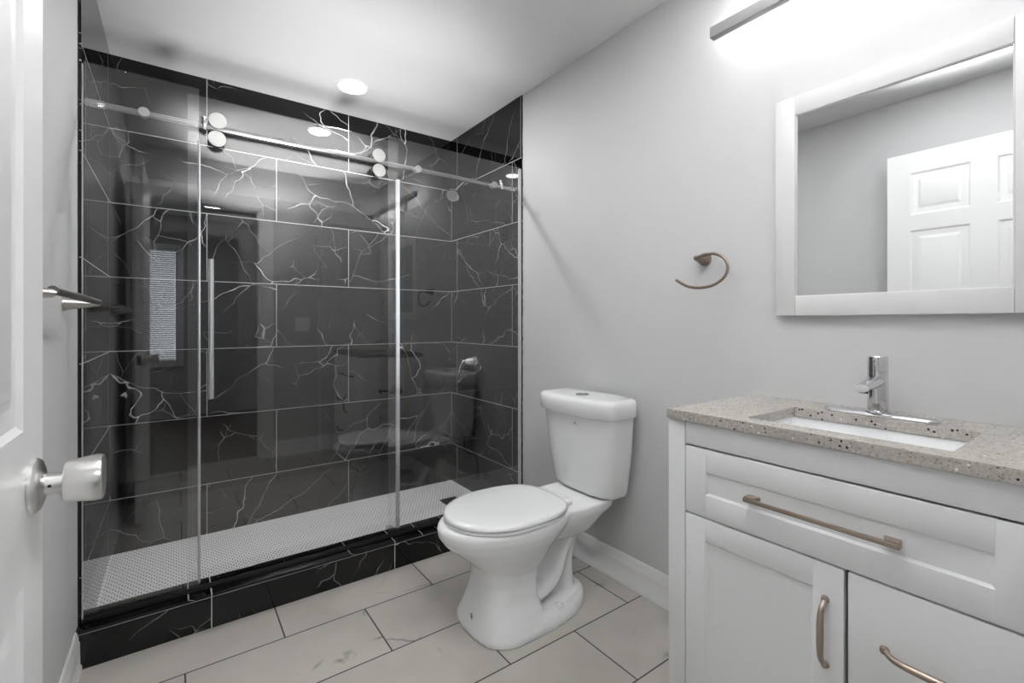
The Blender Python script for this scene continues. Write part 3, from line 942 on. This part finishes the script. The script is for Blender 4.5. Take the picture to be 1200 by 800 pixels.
sd = thing('sliding_glass_door', (.449, YD, CZ), 'sliding shower glass door with steel rollers and a tall bar handle', 'shower door')
obj('pane', pane(.034, .862, YD, CZ + .008, GT - .002), M_glass, sd)
b = new(); box(b, .0655, .0745, YD - .0135, YD - .0042, CZ + .010, 1.800, .001); box(b, .069, .0715, YD - .030, YD - .0135, CZ + .010, 1.800); obj('door_seal', b, M_seal, sd, label='pale vertical edge strip')
b = new(); box(b, .853, .870, YD - .006, YD + .006, CZ + .008, 1.80, .001); obj('door_seal', b, M_seal, sd, label='pale vertical edge strip')
for x, dz in ((.128, .0365), (.126, -.0325), (.756, .0365), (.757, -.0325)):
    b = new(); lathe(b, (x, YD - .0042, RZ + dz - .010), (0, -1, 0), [(0, .014), (.010, .014), (.0101, .0115), (.0295, .0115), (.0296, .008), (.0335, .008)], 28)
    r = obj('roller', b, M_steel, sd)
    b = new(); lathe(b, (x, YD - .0372, RZ + dz - .010), (0, -1, 0), [(0, .030), (.0035, .030), (.0047, .0288)], 40)
    obj('roller_cap', b, M_cap, r)
    b = new(); lathe(b, (x, YD + .0042, RZ + dz - .010), (0, 1, 0), [(0, .022), (.006, .022), (.008, .019)], 28)
    obj('clamp_nut', b, M_dark if False else M_steel, r)
b = new(); cyl(b, (.108, 2.104, .827), (.108, 2.104, 1.356), .0105, n=24)
hd = obj('bar_handle', b, M_chrome, sd)
for z in (.93, 1.253):
    b = new(); cyl(b, (.108, 2.108, z), (.108, YD - .0042, z), .007, n=16); obj('handle_post', b, M_chrome, hd)
b = new(); cyl(b, (.108, YD + .0042, .827), (.108, YD + .010, .827), .011, n=16)
b.free()

sr = thing('sliding_rail', (.65, YRAIL, RZ), 'round steel rail across the shower carrying the sliding door', 'rail')
b = new(); cyl(b, (TL + .05, YRAIL, RZ), (TR - .05, YRAIL, RZ), .0115, n=24); obj('rail_bar', b, M_steel, sr)
for xa, xb in ((TL + .0004, TL + .056), (TR - .0004, TR - .056)):
    b = new(); s = 1 if xb > xa else -1
    lathe(b, (xa, YRAIL, RZ), (s, 0, 0), [(0, .017), (.012, .017), (.013, .0145), (.052, .0145), (.056, .012)], 28); obj('end_bracket', b, M_steel, sr)
for x in (-.092, .939, 1.377):
    b = new(); lathe(b, (x, YF - .0042, RZ - .010 + .003), (0, -1, 0), [(0, .0165), (.005, .0165), (.0065, .0150)], 28)
    lathe(b, (x, YF + .0042, RZ - .007), (0, 1, 0), [(0, .013), (.021, .013)], 20)
    obj('panel_bolt', b, M_cap, sr)
for x in (.086, 1.442):
    b = new(); box(b, x - .006, x + .006, YRAIL - .016, YRAIL + .016, RZ - .016, RZ + .020, .003)
    lathe(b, (x, YRAIL, RZ + .020), (0, 0, 1), [(0, .006), (.008, .006), (.0085, .0085), (.016, .0085), (.018, .006)], 18); obj('door_stop', b, M_chrome, sr)

# black bottom track on the curb
b = new()
box(b, TL + .002, TR - .002, YF - .011, YF - .0048, CZ + .0003, CZ + .012, .001); box(b, TL + .002, TR - .002, YF + .0048, YF + .011, CZ + .0003, CZ + .012, .001)
bt = obj('threshold_track', b, M_dark, None, 'black track strip along the top of the shower curb', 'track')
b = new(); box(b, .806, .836, YD - .020, YD - .0045, CZ + .0004, CZ + .024, .002); box(b, .806, .836, YD + .0045, YD + .014, CZ + .0004, CZ + .024, .002); box(b, .806, .836, YD - .02, YD + .014, CZ + .0004, CZ + .006)
obj('door_guide', b, M_guide, None, 'clear plastic guide holding the sliding door on the curb', 'guide')

# shower head
sh = thing('showerhead', (TR, 2.60, 2.02), 'chrome shower head on an angled arm high on the marble', 'shower head')
b = new(); lathe(b, (TR - .0003, 2.60, 2.02), (-1, 0, 0), [(0, .03), (.004, .03), (.010, .016), (.011, .010)], 28); obj('flange', b, M_chrome, sh)
b = new(); tube(b, spline([(TR - .008, 2.60, 2.02), (TR - .045, 2.597, 2.017), (1.46, 2.59, 1.978), (1.415, 2.58, 1.93)], 6), .0085, 14); obj('shower_arm', b, M_chrome, sh)
dv = Vector((-.62, -.42, -.66)).normalized(); o_ = Vector((1.418, 2.582, 1.934))
b = new(); lathe(b, o_, dv, [(0, .013), (.012, .0145), (.016, .012), (.022, .018), (.040, .034), (.046, .043), (.052, .043), (.053, .038), (.0505, .036)], 36); hh = obj('spray_head', b, M_chrome, sh)
b = new(); lathe(b, o_ + dv * .0505, dv, [(0, .036), (.002, .0355), (.002, .001)], 32); obj('spray_face', b, M_cap, hh)

# shower valve
va = thing('shower_valve', (TR, 2.554, .874), 'chrome round shower valve plate with a drooping lever', 'valve')
b = new(); lathe(b, (TR - .0003, 2.554, .874), (-1, 0, 0), [(0, .078), (.004, .078), (.009, .070), (.014, .045), (.0145, .030)], 48); obj('escutcheon', b, M_chrome, va)
b = new(); lathe(b, (TR - .013, 2.554, .874), (-1, 0, 0), [(0, .030), (.05, .020), (.062, .014), (.072, .010)], 32); hub = obj('hub', b, M_chrome, va)
b = new(); tube(b, spline([(TR - .068, 2.554, .876), (TR - .095, 2.556, .872), (TR - .108, 2.565, .845), (TR - .115, 2.575, .800)], 6), [.009 - .0002 * k for k in range(19)], 14); obj('lever', b, M_chrome, va)

# drain
dn = thing('shower_drain', (1.37, 2.541, .0202), 'square metal drain set in the white mosaic floor', 'drain')
b = new()
for a in ((-.054, .054, -.054, -.047), (-.054, .054, .047, .054), (-.054, -.047, -.047, .047), (.047, .054, -.047, .047)): box(b, 1.37 + a[0], 1.37 + a[1], 2.541 + a[2], 2.541 + a[3], .0202, .0235)
obj('drain_frame', b, M_drain, dn)
b = new()
for k in range(7): box(b, 1.37 - .047, 1.37 + .047, 2.541 - .045 + k * .0135, 2.541 - .045 + k * .0135 + .008, .0205, .0228)
obj('drain_grate', b, M_drain, dn, smooth=False)

# ------------------------------------------------------------------ recessed lights
def downlight(x, y, label):
    t = thing('recessed_light', (x, y, CEIL), label, 'light')
    b = new(); lathe(b, (x, y, CEIL + .002), (0, 0, -1), [(0, .071), (.002, .082), (.005, .082), (.0065, .074), (.0045, .0695), (.0035, .069)], 48); obj('trim_ring', b, M_trim, t)
    b = new(); lathe(b, (x, y, CEIL - .0025), (0, 0, -1), [(0, .0695), (.0015, .0695)], 48); obj('lens', b, M_led, t)
    l = area('downlight_beam', (x, y, CEIL - .008), .12, W_DOWN)
    return t


downlight(.767, 2.532, 'round recessed ceiling light above the shower')

hl = thing('hall_fill_light', (.3, -1.3, CEIL), 'added round fill light in the hall beyond the doorway', 'light')  # unseen fixture added for soft fill through the doorway
b = new(); lathe(b, (.3, -1.3, CEIL + .0005), (0, 0, -1), [(0, .15), (.02, .15), (.022, .14)], 40); obj('pan', b, M_trim, hl)
b = new(); lathe(b, (.3, -1.3, CEIL - .021), (0, 0, -1), [(0, .138), (.02, .135), (.04, .11), (.052, .06), (.055, .005)], 40); obj('diffuser', b, M_hallfill, hl)
area('hall_fill_beam', (.3, -1.3, CEIL - .085), .26, W_HALL)

# switch plate on the door wall
sp_ = thing('switch_plate', (.88, YR1, 1.10), 'white double rocker switch plate on the wall by the doorway', 'switch')
b = new(); box(b, .822, .938, YR1 + .0003, YR1 + .006, 1.04, 1.158, .002); obj('cover', b, M_plate, sp_)
for x in (.857, .903):
    b = new(); box(b, x - .0165, x + .0165, YR1 + .006, YR1 + .0095, 1.066, 1.132, .0015); obj('rocker', b, M_plate, sp_)
